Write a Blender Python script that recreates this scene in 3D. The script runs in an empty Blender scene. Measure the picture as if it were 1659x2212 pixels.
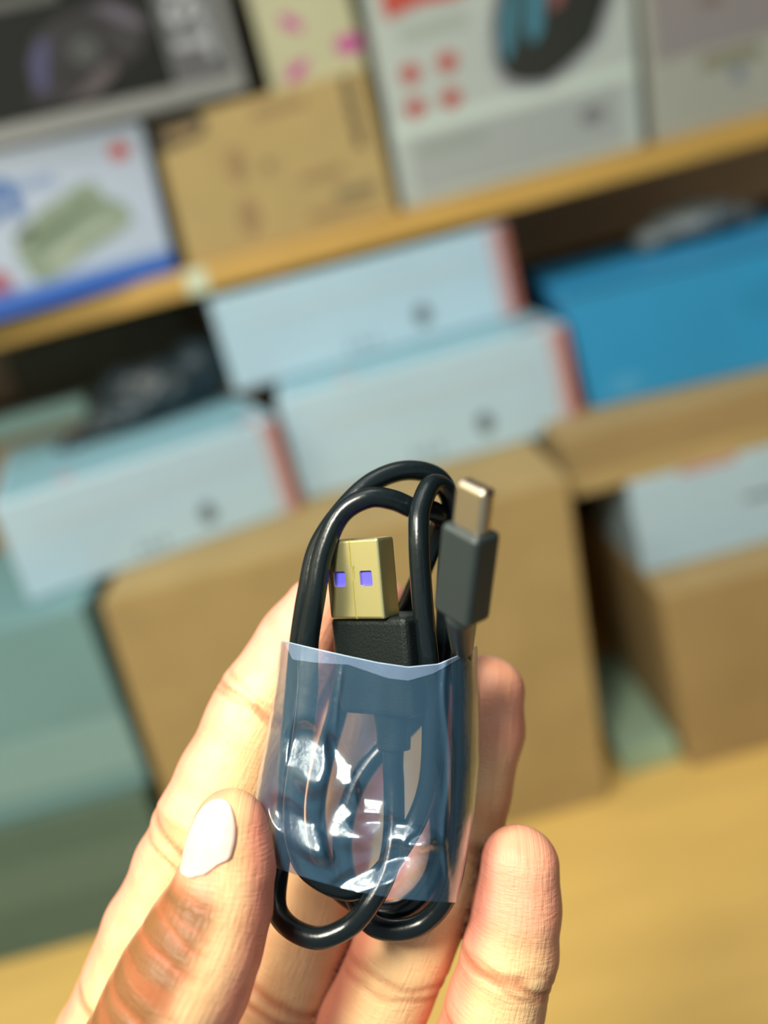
import bpy, bmesh, math, random
import numpy as np
from mathutils import Vector, Matrix, noise
random.seed(4)
C = bpy.context.scene
COL = C.collection
# ------------------------------------------------------------------ camera
H = 1.10                                   # lens height above the floor
PITCH, ROLL, FPX = math.radians(18), math.radians(15), 2000.0
F = Vector((0, math.cos(PITCH), -math.sin(PITCH)))
R0 = Vector((1, 0, 0)); U0 = Vector((0, math.sin(PITCH), math.cos(PITCH)))
R = math.cos(ROLL) * R0 - math.sin(ROLL) * U0
U = math.sin(ROLL) * R0 + math.cos(ROLL) * U0
CAM = Vector((0, 0, H))
cd = bpy.data.cameras.new('camera'); cam = bpy.data.objects.new('camera', cd); COL.objects.link(cam)
cam.matrix_world = Matrix(((R.x, U.x, -F.x, 0), (R.y, U.y, -F.y, 0), (R.z, U.z, -F.z, H), (0, 0, 0, 1)))
cd.sensor_fit = 'VERTICAL'; cd.sensor_height = 36; cd.sensor_width = 27
cd.lens = FPX / 2212 * 36; cd.clip_start = 0.01; cd.clip_end = 30
cd.dof.use_dof = True; cd.dof.focus_distance = 0.1325; cd.dof.aperture_fstop = 7.2
C.camera = cam
# ------------------------------------------------------------------ world, lights, exposure
w = bpy.data.worlds.new('world'); C.world = w; w.use_nodes = True
bg = w.node_tree.nodes['Background']; bg.inputs[0].default_value = (0.80, 0.93, 1.0, 1); bg.inputs[1].default_value = 0.33


def area(name, loc, target, size, power, color, sy=None):
    d = bpy.data.lights.new(name, 'AREA'); d.energy = power; d.color = color; d.size = size
    if sy: d.shape = 'RECTANGLE'; d.size_y = sy
    o = bpy.data.objects.new(name, d); COL.objects.link(o); o.location = loc
    o.rotation_euler = (Vector(target) - Vector(loc)).to_track_quat('-Z', 'Y').to_euler()
    o['kind'] = 'helper'
    return o


def cp(x, y, d):                            # hand frame: mm to the right, up and away along the view axis
    x, y, d = float(x), float(y), float(d)
    return CAM + (x * R + y * U + d * F) / 1000.0


HANDP = cp(-5, -35, 138)
kl = (-0.43 * R + 0.55 * U - 0.72 * F).normalized()
KD = 0.42
area('key_lamp', HANDP + kl * KD, HANDP, 0.10, 3.9, (1.0, 0.95, 0.78), 0.14)
area('ceiling_panel', (-0.2, 0.15, 2.35), (0, 0.5, 0.9), 1.0, 4.6, (0.93, 0.98, 1.0), 1.0)
area('ceiling_panel_far', (0.25, 0.25, 2.3), (0.1, 0.5, 0.75), 0.6, 2.6, (1.0, 0.95, 0.86), 0.6)
area('wall_fill_left', (-0.95, -0.15, 2.25), (-1.4, 0.0, 1.1), 0.5, 14, (1.0, 0.95, 0.8), 0.5)  # added lamp, brightens the left wall that the plug mirrors
C.view_settings.view_transform = 'Standard'; C.view_settings.look = 'None'
C.view_settings.gamma = 1; C.view_settings.exposure = 0.0; C.view_settings.use_curve_mapping = False
C.cycles.transparent_max_bounces = 24
C.cycles.use_denoising = True


# ------------------------------------------------------------------ helpers
def lin(c):
    return tuple(((v / 255) / 12.92 if v / 255 <= .04045 else ((v / 255 + .055) / 1.055) ** 2.4) for v in c)


def mat(name, rgb, rough=.5, metal=0, var=0.0, scale=20, bump=0.0, bscale=60, coat=0, stretch=None, spec=.5):
    m = bpy.data.materials.new(name); m.use_nodes = True; nt = m.node_tree
    b = nt.nodes['Principled BSDF']; b.inputs['Roughness'].default_value = rough; b.inputs['Metallic'].default_value = metal
    b.inputs['Specular IOR Level'].default_value = spec; b.inputs['Coat Weight'].default_value = coat
    b.inputs['Base Color'].default_value = (*rgb, 1)
    if var or bump:
        tc = nt.nodes.new('ShaderNodeTexCoord'); mp = nt.nodes.new('ShaderNodeMapping')
        nt.links.new(tc.outputs['Object'], mp.inputs[0])
        if stretch: mp.inputs['Scale'].default_value = stretch
    if var:
        n = nt.nodes.new('ShaderNodeTexNoise'); n.inputs['Scale'].default_value = scale; n.inputs['Detail'].default_value = 6
        nt.links.new(mp.outputs[0], n.inputs['Vector'])
        r = nt.nodes.new('ShaderNodeValToRGB'); r.color_ramp.elements[0].position = .3; r.color_ramp.elements[1].position = .7
        r.color_ramp.elements[0].color = (*[c * (1 - var) for c in rgb], 1)
        r.color_ramp.elements[1].color = (*[min(1, c * (1 + var)) for c in rgb], 1)
        nt.links.new(n.outputs['Fac'], r.inputs[0]); nt.links.new(r.outputs[0], b.inputs['Base Color'])
    if bump:
        n2 = nt.nodes.new('ShaderNodeTexNoise'); n2.inputs['Scale'].default_value = bscale; n2.inputs['Detail'].default_value = 4
        nt.links.new(mp.outputs[0], n2.inputs['Vector'])
        bp = nt.nodes.new('ShaderNodeBump'); bp.inputs['Strength'].default_value = bump; bp.inputs['Distance'].default_value = .001
        nt.links.new(n2.outputs['Fac'], bp.inputs['Height']); nt.links.new(bp.outputs[0], b.inputs['Normal'])
    return m


M = {}
def mm(name, *a, **k):
    if name not in M: M[name] = mat(name, *a, **k)
    return M[name]


def link(name, me, m, parent=None, smooth=False, **props):
    if m: me.materials.append(m)
    if smooth: me.polygons.foreach_set('use_smooth', [True] * len(me.polygons))
    o = bpy.data.objects.new(name, me); COL.objects.link(o)
    if parent: o.parent = parent; o.matrix_parent_inverse = parent.matrix_world.inverted()
    for k, v in props.items(): o[k] = v
    return o


def empty(name, loc, label, cat, group=None):
    o = bpy.data.objects.new(name, None); COL.objects.link(o); o.location = loc; o.empty_display_size = .01
    o.matrix_world = Matrix.Translation(loc)
    o['label'] = label; o['category'] = cat
    if group: o['group'] = group
    return o


def mesh(name, v, f):
    me = bpy.data.meshes.new(name); me.from_pydata([tuple(p) for p in v], [], f); me.update(); return me


def hexa(name, p8, m, parent=None, bevel=.0012, **k):
    """p8: front TL TR BR BL, then back TL TR BR BL"""
    bm = bmesh.new(); vs = [bm.verts.new(p) for p in p8]
    for f in ((0, 3, 2, 1), (4, 5, 6, 7), (0, 1, 5, 4), (3, 7, 6, 2), (0, 4, 7, 3), (1, 2, 6, 5)):
        bm.faces.new([vs[i] for i in f])
    bmesh.ops.recalc_face_normals(bm, faces=bm.faces)
    if bevel: bmesh.ops.bevel(bm, geom=list(bm.edges), offset=bevel, segments=2, affect='EDGES', profile=.6)
    me = bpy.data.meshes.new(name); bm.to_mesh(me); bm.free()
    return link(name, me, m, parent, **k)


def block(name, x0, x1, y0, y1, z0, z1, m, parent=None, bevel=.001, **k):
    return hexa(name, [(x0, y0, z1), (x1, y0, z1), (x1, y0, z0), (x0, y0, z0), (x0, y1, z1), (x1, y1, z1), (x1, y1, z0), (x0, y1, z0)], m, parent, bevel, **k)


class Box:
    """A carton standing in the room. q: (x, y, z) of front TL TR BR BL in metres, z counted from the lens height."""
    def __init__(s, name, q, depth, m, label, group=None, cat='box', bevel=.0012):
        q = [Vector((a[0], a[1], a[2] + H)) for a in q]; s.q = q
        e = (q[1] - q[0]); e.z = 0; e.normalize(); s.e = e; s.n = Vector((e.y, -e.x, 0))       # n faces the camera
        back = [p - s.n * depth for p in q]
        c = (q[2] + q[3]) / 2 - s.n * depth / 2
        s.o = empty(name, c, label, cat, group)
        s.body = hexa('carton', q + back, m, s.o, bevel); s.depth = depth

    def pt(s, u, v, off=0.0):               # u from the left, v from the top
        q = s.q; a = q[0].lerp(q[1], u); b = q[3].lerp(q[2], u)
        return a.lerp(b, v) + s.n * off

    def print_(s, name, pts, m, off=.0004, **k):
        top = [s.pt(u, v, off) for u, v in pts]; bot = [s.pt(u, v, -.0002) for u, v in pts]; n = len(pts)
        f = [tuple(range(n))] + [tuple(reversed(range(n, 2 * n)))] + [(i, (i + 1) % n, (i + 1) % n + n, i + n) for i in range(n)]
        me = mesh(name, top + bot, f)
        bm = bmesh.new(); bm.from_mesh(me); bmesh.ops.recalc_face_normals(bm, faces=bm.faces); bm.to_mesh(me); bm.free()
        return link(name, me, m, s.o, **k)

    def disc(s, name, u, v, ru, rv, m, off=.0004, n=20, rot=0, **k):
        return s.print_(name, [(u + ru * math.cos(t), v + rv * math.sin(t)) for t in [2 * math.pi * i / n for i in range(n)]], m, off, **k)

    def rect(s, name, u0, u1, v0, v1, m, off=.0004, **k):
        return s.print_(name, [(u0, v0), (u1, v0), (u1, v1), (u0, v1)], m, off, **k)

    def text(s, txt, u, v, size, m, rot=0, off=.0006, bold=.0, name='lettering'):
        cu = bpy.data.curves.new(name, 'FONT'); cu.body = txt; cu.size = size; cu.extrude = .0002; cu.offset = bold
        cu.align_x = 'CENTER'; cu.align_y = 'CENTER'; cu.resolution_u = 4
        o = bpy.data.objects.new(name, cu); COL.objects.link(o)
        up = Vector((0, 0, 1)); b = Matrix((s.e, up, s.n)).transposed().to_4x4()
        o.matrix_world = Matrix.Translation(s.pt(u, v, off)) @ b @ Matrix.Rotation(rot, 4, 'Z')
        bpy.context.view_layer.update()
        dg = bpy.context.evaluated_depsgraph_get(); me = bpy.data.meshes.new_from_object(o.evaluated_get(dg))
        me.transform(o.matrix_world); me.materials.clear()
        bpy.data.objects.remove(o)
        return link(name, me, m, s.o)


def quad(x0, x1, y0, y1, zt0, zt1, zb0, zb1, xb0=None, xb1=None):
    xb0 = x0 if xb0 is None else xb0; xb1 = x1 if xb1 is None else xb1
    return [(x0, y0, zt0), (x1, y1, zt1), (xb1, y1, zb1), (xb0, y0, zb0)]


# ------------------------------------------------------------------ the setting
wall_m = mm('painted_wall', (.50, .52, .50), .9, var=.05, bump=.2)
wood = mm('yellow_laminate', (.58, .335, .075), .42, var=.10, scale=14, stretch=(1, 6, 6), bump=.05)
wood_c = mm('counter_laminate', (.64, .42, .125), .45, var=.07, scale=9, stretch=(1, 5, 5), bump=.05)
block('floor', -1.6, 1.6, -1.6, 1.16, -.05, 0, mm('floor_tile', (.45, .44, .42), .5, var=.1), kind='structure')
block('reflected_wall_left', -1.45, -1.40, -1.2, 1.1, 0, 2.3, mm('cream_wall', (.78, .72, .52), .8, var=.04), kind='structure')  # unseen wall, put in as the bright reflection on the plug face
block('reflected_wall_right', 1.15, 1.20, -1.2, 1.1, 0, 2.3, mm('dark_wood_wall', (.045, .032, .022), .6, var=.2), kind='structure')  # unseen wall, put in dark so the plug's side reflects darkness
block('wall_back', -1.6, 1.6, 1.1, 1.16, 0, 2.5, wall_m, kind='structure')

# shelf unit: side panels, back panel, board, rear rail
SH = empty('shelf_unit', (0, .8, H - .37), 'yellow laminate shelf unit whose single board crosses the picture aslant above the counter', 'shelf')
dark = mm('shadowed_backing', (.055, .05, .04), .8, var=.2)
block('shelf_board', -.62, .62, .63, .91, H - .0265, H - .0095, wood, SH, .0012)
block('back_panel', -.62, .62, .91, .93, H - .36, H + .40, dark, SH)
block('back_rail', -.60, .60, .87, .91, H - .085, H - .0265, mm('grey_brown_rail', (.52, .45, .35), .7, var=.08), SH)  # light missing under the board is put into this paler colour
for sx in (-.64, .62): block('side_panel', sx, sx + .02, .63, .93, H - .36, H + .42, wood, SH)
block('shelf_board', -.62, .62, .63, .91, H + .385, H + .40, wood, SH, .0012)
st = block('price_sticker', -.086, -.0725, .6293, .6303, H - .0265, H - .0105, mm('pale_sticker', (.62, .68, .50), .6), SH, 0)
st['label'] = 'small pale green sticker on the front edge of the board'
CT = empty('counter', (0, .6, 0), 'wide yellow laminate counter top the lower boxes stand on', 'counter')
block('counter_top', -.75, .75, .18, 1.08, H - .385, H - .36, wood_c, CT, .002)
for sx in (-.70, .68): block('counter_side', sx, sx + .02, .22, 1.06, 0, H - .385, wood_c, CT)
block('counter_front', -.68, .68, .24, .26, .05, H - .385, wood_c, CT)

# ------------------------------------------------------------------ cartons
card = mm('brown_cardboard', (.36, .255, .105), .85, var=.08, scale=30, bump=.3, bscale=200)
cardS = mm('fresh_cardboard', (.44, .315, .13), .8, var=.06, scale=30, bump=.2)
cardR = mm('dark_cardboard', (.34, .235, .10), .85, var=.08, scale=25, bump=.3)
white = mm('white_carton', (.43, .59, .70), .5, var=.03)
whiteg = mm('warm_white_carton', (.43, .48, .455), .5, var=.03)
tape = mm('tan_tape', (.46, .33, .15), .35, var=.04)
ink = mm('black_ink', (.02, .022, .02), .5)
red = mm('red_ink', (.55, .07, .05), .5)
pinkred = mm('pink_red_ink', (.58, .24, .24), .5)
greyink = mm('grey_ink', (.13, .17, .20), .5)

# big brown carton in the middle
b = Box('cardboard_carton', quad(-.157, .0985, .462, .462, -.158, -.158, -.3598, -.3598, -.166, .0850), .25, card,
        'big plain brown carton in the middle of the counter, below two white boxes', cat='box')
b.rect('tape_strip', .0, 1, .47, .475, card, .0003)
# cartons at the right
b = Box('cardboard_carton', quad(.139, .36, .470, .470, -.244, -.244, -.3598, -.3598), .14, cardR,
        'brown carton on the counter at the right edge, under a white box', cat='box')
b = Box('white_box', quad(.1405, .33, .503, .503, -.1855, -.1855, -.2438, -.2438), .085, white,
        'small white box between two brown cartons at the right edge', cat='box')
b.rect('printed_mark', .16, .34, .0, .05, pinkred)
b.rect('printed_mark', .35, .9, .45, .5, greyink)
b = Box('cardboard_carton', quad(.1075, .33, .505, .505, -.150, -.150, -.1853, -.1853), .17, cardR,
        'flat brown carton under the bright blue box', cat='box')
b.rect('lower_band', 0, 1, .66, 1.0, cardS, .0008)  # lighter strip along the lower part of the carton front
blue = mm('bright_blue_carton', (.025, .28, .56), .4, var=.10, scale=8)
b = Box('blue_box', quad(.135, .335, .552, .530, -.079, -.079, -.1497, -.1497, .1405, .335), .19, blue,
        'large bright blue box at the right edge, above the flat brown carton', cat='box')
b.rect('printed_band', 0, 1, .0, .03, mm('deep_blue_ink', (.01, .13, .28), .4))
b.disc('printed_badge', .12, .86, .05, .09, mm('light_blue_ink', (.06, .32, .58), .4), .0003)
b.disc('printed_badge', .62, .40, .14, .18, mm('mid_blue_ink', (.02, .25, .50), .4), .0003)


# three white boxes of one kind with a red right-hand end
WG = 'white boxes with a red end stripe'
def whitebox(q, depth, label, top_marks=True):
    b = Box('white_box', q, depth, white, label, WG, bevel=.0018)
    b.rect('red_stripe', .965, .999, .01, .99, mm('brick_red_ink', (.36, .12, .09), .5), .0005)
    b.rect('pink_stripe', .925, .965, .01, .99, mm('pale_pink_ink', (.52, .39, .42), .5), .0005)
    b.disc('round_logo', .665, .72, .030, .11, greyink, .0005)
    for u in (.40, .44, .48): b.rect('small_print', u, u + .018, .80, .90, mm('soft_grey_ink', (.24, .33, .40), .5), .0005)
    b.rect('printed_line', .10, .88, .30, .36, mm('faint_grey_ink', (.45, .56, .62), .5), .0003)
    # red dot and tinted panel on the lid
    e, n = b.e, b.n; c = b.q[1] - e * .018 - n * .012
    def lid(u0, u1, d0, d1, m, nm, z=.0005):
        P = [b.q[0].lerp(b.q[1], u) - n * d for u, d in ((u0, d0), (u1, d0), (u1, d1), (u0, d1))]
        hexa(nm, [p + Vector((0, 0, z)) for p in P] + [p - Vector((0, 0, .0002)) for p in P], m, b.o, 0)
    lid(.02, .98, .006, depth * .97, mm('teal_lid_ink', (.25, .47, .56), .4), 'lid_panel', .0003)
    lid(.905, .945, .010, .022, red, 'red_dot', .0008)
    lid(.855, .90, .010, .020, greyink, 'grey_dot', .0008)
    lid(.22, .27, .010, .020, pinkred, 'red_dot', .0008)
    return b
bl = whitebox(quad(-.204, -.0465, .492, .535, -.0995, -.1005, -.1578, -.1578), .20, 'left of the three white boxes with a red end, a dark pouch on its lid')
bmid = whitebox(quad(-.0452, .1338, .548, .550, -.0940, -.0940, -.1578, -.1578), .25, 'lower white box with a red end, carrying another one, above the big brown carton')
bt = whitebox(quad(-.0745, .1255, .616, .624, -.0315, -.0325, -.0930, -.0930), .19, 'topmost white box with a red end, directly under the yellow board')

# teal grey cartons at the left
teal = mm('teal_grey_carton', (.155, .295, .315), .6, var=.10, scale=6)
b = Box('teal_box', quad(-.36, -.1685, .466, .466, -.1585, -.1585, -.272, -.272), .16, teal,
        'dull teal box at the left edge, beneath the left white box', cat='box')
b.rect('paler_band', 0, 1, .58, .88, mm('paler_teal', (.20, .345, .36), .5), .0003)
b = Box('green_box', quad(-.34, -.172, .461, .461, -.2725, -.2725, -.3598, -.3598), .16, mm('grey_green_carton', (.085, .145, .115), .7, var=.12, scale=8),
        'dark grey green box on the counter at the left edge, under the teal box', cat='box')
b.rect('paler_band', 0, 1, .30, .62, mm('paler_green', (.10, .165, .135), .6), .0003)
# pale green box in the dark gap
b = Box('green_box', quad(.1005, .1365, .480, .480, -.345, -.345, -.3598, -.3598), .12, mm('pale_green_carton', (.30, .42, .30), .6, var=.06),
        'flat pale green box lying in the gap between two brown cartons', cat='box')

# things lying on the left white box
def blob(name, pts, m, label, cat, sub=2, parent=None):
    bm = bmesh.new()
    prev = None
    for (x, y, z, rx, ry, rz) in pts:
        mt = Matrix.Translation((x, y, z + H)) @ Matrix.Diagonal((rx, ry, rz, 1))
        bmesh.ops.create_icosphere(bm, subdivisions=3, radius=1, matrix=mt)
    me = bpy.data.meshes.new(name); bm.to_mesh(me); bm.free()
    o = link(name, me, m, parent, True)
    md = o.modifiers.new('r', 'REMESH'); md.mode = 'VOXEL'; md.voxel_size = .0018; md.use_smooth_shade = True
    dg = bpy.context.evaluated_depsgraph_get(); me2 = bpy.data.meshes.new_from_object(o.evaluated_get(dg)); o.modifiers.clear()
    for v in me2.vertices:
        p = v.co; k = noise.noise(p * 60) * .0035 + noise.noise(p * 160) * .0012
        v.co = p + v.normal * k
    me2.polygons.foreach_set('use_smooth', [True] * len(me2.polygons)); o.data = me2
    if not me2.materials: me2.materials.append(m)
    zmin = min(v.co.z for v in me2.vertices)
    o['label'] = label; o['category'] = cat
    return o, zmin
o, z = blob('pouch', [(-.128, .640, -.080, .034, .026, .019), (-.100, .655, -.077, .022, .024, .022), (-.150, .625, -.088, .030, .018, .011),
                      (-.172, .610, -.093, .020, .010, .006), (-.188, .604, -.096, .012, .005, .004), (-.150, .655, -.080, .024, .020, .018)],
            mm('dark_plastic_film', (.018, .032, .042), .35, var=.5, scale=40), 'crumpled dark pouch with a tapering end on the left white box', 'pouch')
o.location.z += (H - .1004) - z + .0003
b = Box('pale_box', quad(-.335, -.205, .735, .735, -.083, -.083, -.1004, -.1004), .035, mm('pale_teal_carton', (.30, .50, .50), .5),
        'low pale teal box at the left edge, behind the left white box', cat='box')
b = Box('grey_box', quad(-.285, -.125, .83, .83, -.038, -.038, -.098, -.098), .035, mm('olive_grey_carton', (.14, .16, .12), .7, var=.1),
        'dim olive grey box far back behind the dark pouch', cat='box')
# something for the two to stand on: a low brown carton behind
b = Box('cardboard_carton', quad(-.40, -.175, .72, .72, -.1004, -.1004, -.3598, -.3598), .10, cardR,
        'brown carton at the back left, mostly hidden behind the left white box', cat='box')
b = Box('cardboard_carton', quad(-.27, -.08, .828, .828, -.0982, -.0982, -.3598, -.3598), .04, cardR,
        'brown carton deep under the shelf, beneath the dim grey box', cat='box')
o, z = blob('grey_pouch', [(.262, .662, -.066, .030, .028, .012), (.235, .655, -.070, .018, .016, .008), (.290, .668, -.070, .018, .018, .007)],
            mm('grey_plastic_film', (.14, .16, .17), .3, var=.3, scale=30), 'small grey pouch lying on top of the blue box', 'pouch')
o.location.z += (H - .079) - z + .0003

# ------------------------------------------------------------------ boxes on the board
ZB = -.0093
# blue and white box
b = Box('blue_white_box', quad(-.262, -.0840, .585, .638, .0850, .0850, ZB, ZB, -.268, -.0915), .16, mm('cool_white_carton', (.50, .58, .72), .45, var=.03),
        'white box with a blue foot band and a printed device, left end of the board', cat='box')
b.rect('blue_band', 0, 1, .90, 1.0, mm('strong_blue_ink', (.0, .10, .52), .4), .0006)
b.rect('blue_fade', .0, 1, .84, .90, mm('soft_blue_ink', (.17, .29, .62), .4), .0005)
blueink = mm('logo_blue_ink', (.02, .13, .42), .4)
b.text('on', .432, .255, .042, blueink, bold=.0018)
b.rect('small_print', .50, .68, .20, .27, mm('pale_blue_ink', (.30, .40, .62), .5), .0004)
b.disc('red_disc', .905, .165, .034, .055, red, .0005)
b.print_('printed_device', [(0.510, .50), (0.610, .40), (0.760, .30), (0.800, .31), (0.820, .42), (0.880, .48), (0.900, .60), (0.840, .66), (0.720, .73), (0.640, .80), (0.560, .85), (0.520, .80), (0.490, .62)],
         mm('grey_green_print', (.27, .34, .25), .5, var=.15, scale=60), .0004)
b.print_('device_slot', [(0.530, .58), (0.760, .42), (0.790, .45), (0.560, .64)], mm('dark_green_print', (.14, .20, .12), .5), .0006)
b.print_('device_corner', [(0.500, .52), (0.560, .485), (0.570, .515), (0.510, .56)], ink, .0006)
b.print_('device_body', [(0.590, .68), (0.780, .56), (0.860, .55), (0.860, .60), (0.720, .66), (0.660, .78), (0.590, .80)], mm('light_green_print', (.38, .44, .34), .5), .0006)
b.disc('red_disc', .405, .775, .050, .080, mm('dull_red_print', (.42, .13, .16), .5), .0005)
b.rect('violet_print', .37, .455, .83, .87, mm('violet_print', (.12, .12, .45), .5), .0006)
# black box with a printed device
b = Box('black_box', quad(-.272, -.0125, .582, .642, .205, .205, .0853, .0853, -.272, -.0135), .14, mm('off_white_carton', (.26, .265, .26), .5),
        'black faced box with pale lettered end strip, on top of the blue footed box', cat='box')
b.rect('black_panel', .0, .838, .0, .905, mm('black_gloss', (.012, .014, .012), .6, spec=.2), .0004)
b.rect('grey_strip', .842, .975, .0, .90, mm('grey_strip_ink', (.11, .11, .12), .6), .0003)
b.rect('dark_line', .952, .966, .0, .88, mm('dark_grey_ink', (.07, .07, .07), .5), .0007)
b.text('OST', .897, .55, .033, mm('pale_letter_ink', (.40, .41, .44), .5), rot=-math.pi / 2, bold=.0012)
dv = mm('printed_chrome', (.060, .057, .062), .8, var=.5, scale=35, spec=.1)
b.print_('printed_device', [(0.515, .86), (0.530, .66), (0.560, .56), (0.630, .49), (0.730, .46), (0.790, .50), (0.820, .60), (0.780, .72), (0.680, .84), (0.600, .89)], dv, .0006)
b.print_('device_ring', [(0.530, .80), (0.538, .66), (0.565, .58), (0.590, .57), (0.580, .64), (0.565, .74), (0.555, .80)], mm('violet_grey_print', (.10, .10, .19), .8, spec=.1), .0008)
b.print_('device_highlight', [(0.700, .47), (0.750, .48), (0.805, .58), (0.800, .62), (0.760, .58)], mm('pale_violet_print', (.15, .135, .17), .8, spec=.1), .0008)
b.print_('device_foot', [(0.590, .88), (0.660, .78), (0.710, .73), (0.720, .77), (0.660, .86)], mm('pinkish_print', (.14, .12, .125), .8, spec=.1), .0008)
b.disc('device_core', .66, .66, .035, .07, mm('grey_print', (.10, .105, .105), .8, spec=.1), .0008)
b.rect('title_bar', .28, .64, .36, .42, mm('title_grey', (.07, .075, .07), .5), .0006)
# brown printed box
b = Box('printed_cardboard_box', quad(-.0775, .0600, .637, .637, .0800, .0800, ZB, ZB, -.0825, .0595), .15, cardS,
        'brown box with faint black print, between the blue footed box and the mouse box', cat='box')
pr = mm('brown_print', (.31, .20, .085), .7); prd = mm('dark_brown_print', (.07, .055, .03), .7)
b.print_('black_label', [(.0, .0), (.22, .0), (.24, .10), (.20, .16), (.0, .20)], prd, .0004)
b.rect('label_print', .05, .19, .07, .13, pr, .0009)
b.rect('printed_column', .885, .925, .02, .50, prd, .0004)
for v in (.10, .22, .34): b.rect('printed_gap', .892, .918, v, v + .03, pr, .0007)
b.disc('printed_emblem', .33, .40, .045, .12, pr); b.disc('printed_emblem', .33, .76, .05, .13, pr); b.disc('printed_emblem', .47, .46, .02, .04, mm('mid_print', (.17, .12, .055), .7))
b.rect('printed_line', .60, .80, .58, .64, pr); b.rect('printed_line', .74, .93, .74, .81, mm('line_print', (.20, .16, .08), .7)); b.rect('printed_line', .60, .90, .85, .90, pr)
b.rect('printed_line', .45, .70, .08, .14, pr)
# cream box with magenta shapes
b = Box('cream_box', quad(.0005, .0630, .655, .655, .205, .205, .0803, .0803), .12, mm('cream_carton', (.46, .45, .28), .5, var=.04),
        'cream box with magenta petals, standing on the brown printed box', cat='box')
mg = mm('magenta_ink', (.46, .05, .27), .5)
for (u, v, ru, rv, a) in ((.36, .70, .13, .060, .7), (.30, .92, .15, .065, -.5), (.88, .86, .14, .095, .1), (.75, .45, .11, .07, .4), (.15, .35, .12, .07, 0)):
    pts = []
    for i in range(24):
        t = 2 * math.pi * i / 24; x, y = ru * math.cos(t), rv * .5 * math.sin(t)
        pts.append((u + x * math.cos(a) - y * math.sin(a) * 2, v + x * math.sin(a) * .5 + y * math.cos(a)))
    b.print_('magenta_petal', pts, mg)
# mouse box
b = Box('mouse_box', quad(.0745, .2450, .637, .637, .190, .190, ZB, ZB, .0645, .2275), .10, whiteg,
        'white box with a printed black mouse and four red dots, on the board', cat='box', bevel=.002)
b.rect('grey_footer', .06, .92, .795, .965, mm('light_grey_ink', (.35, .375, .365), .5), .0004)
b.rect('bright_fold', .01, .99, .745, .785, mm('bright_white_ink', (.54, .62, .57), .5), .0004)
b.rect('footer_print', .10, .36, .815, .85, mm('footer_grey', (.29, .33, .30), .5), .0007)
b.disc('footer_mark', .80, .865, .055, .028, mm('mark_grey', (.17, .18, .18), .5), .0007)
for (u, v) in ((.115, .605), (.262, .600), (.112, .705), (.255, .705)):
    b.disc('red_dot', u, v, .040, .030, mm('dot_red', (.42, .06, .05), .5))
b.print_('red_title', [(.05, .34), (.44, .32), (.45, .40), (.32, .43), (.20, .42), (.06, .44)], mm('title_red', (.46, .06, .04), .5), .0005)
b.rect('grey_line', .10, .36, .475, .51, mm('line_grey', (.33, .38, .34), .5))
mouse = [(0.535, 0.715), (0.475, 0.685), (0.450, 0.625), (0.460, 0.525), (0.505, 0.415), (0.575, 0.295), (0.675, 0.225), (0.815, 0.225), (0.905, 0.295), (0.920, 0.415), (0.905, 0.535), (0.835, 0.645), (0.735, 0.695), (0.635, 0.730)]
b.print_('mouse_outline', [(.665 + (u - .665) * 1.12, .505 + (v - .505) * 1.10) for u, v in mouse], mm('outline_grey', (.27, .28, .31), .5), .0004)
b.print_('printed_mouse', mouse, mm('mouse_black', (.018, .02, .013), .4), .0007)
b.print_('mouse_glow', [(0.470, 0.615), (0.485, 0.525), (0.535, 0.415), (0.565, 0.405), (0.550, 0.515), (0.515, 0.615), (0.485, 0.645)], mm('mouse_blue', (.05, .19, .26), .5), .001)
b.print_('mouse_wheel_glow', [(0.575, 0.575), (0.595, 0.455), (0.655, 0.355), (0.705, 0.325), (0.715, 0.395), (0.655, 0.495), (0.635, 0.585), (0.595, 0.615)], mm('mouse_teal', (.05, .20, .28), .5), .001)
b.print_('mouse_glint', [(0.635, 0.395), (0.675, 0.315), (0.735, 0.295), (0.725, 0.365), (0.675, 0.435)], mm('mouse_pale', (.40, .45, .60), .5), .0013)
b.print_('mouse_red_glow', [(0.665, 0.535), (0.695, 0.455), (0.775, 0.355), (0.815, 0.355), (0.785, 0.435), (0.715, 0.525)], mm('mouse_red', (.22, .08, .07), .5), .001)
# grey white box at the right
b = Box('grey_white_box', quad(.2480, .36, .637, .637, .190, .190, ZB, ZB, .2350, .36), .12, mm('grey_white_carton', (.36, .36, .31), .5, var=.03),
        'greyish white box at the right end of the board, beside the mouse box', cat='box')
b.rect('grey_panel', .04, 1, .0, .76, mm('mauve_grey_ink', (.26, .235, .235), .5), .0004)
b.rect('printed_line', .28, .60, .78, .82, mm('olive_ink', (.23, .22, .15), .5), .0007)
b.rect('printed_line', .30, .42, .60, .64, mm('brown_ink', (.21, .165, .15), .5), .0007)
b.rect('blue_mark', .44, .50, .83, .88, mm('slate_ink', (.18, .22, .27), .5), .0007)

# ------------------------------------------------------------------ hand
def P(px, py, d):
    return np.array([(px - 829.5) / FPX * d, -(py - 1106) / FPX * d, d])


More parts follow.
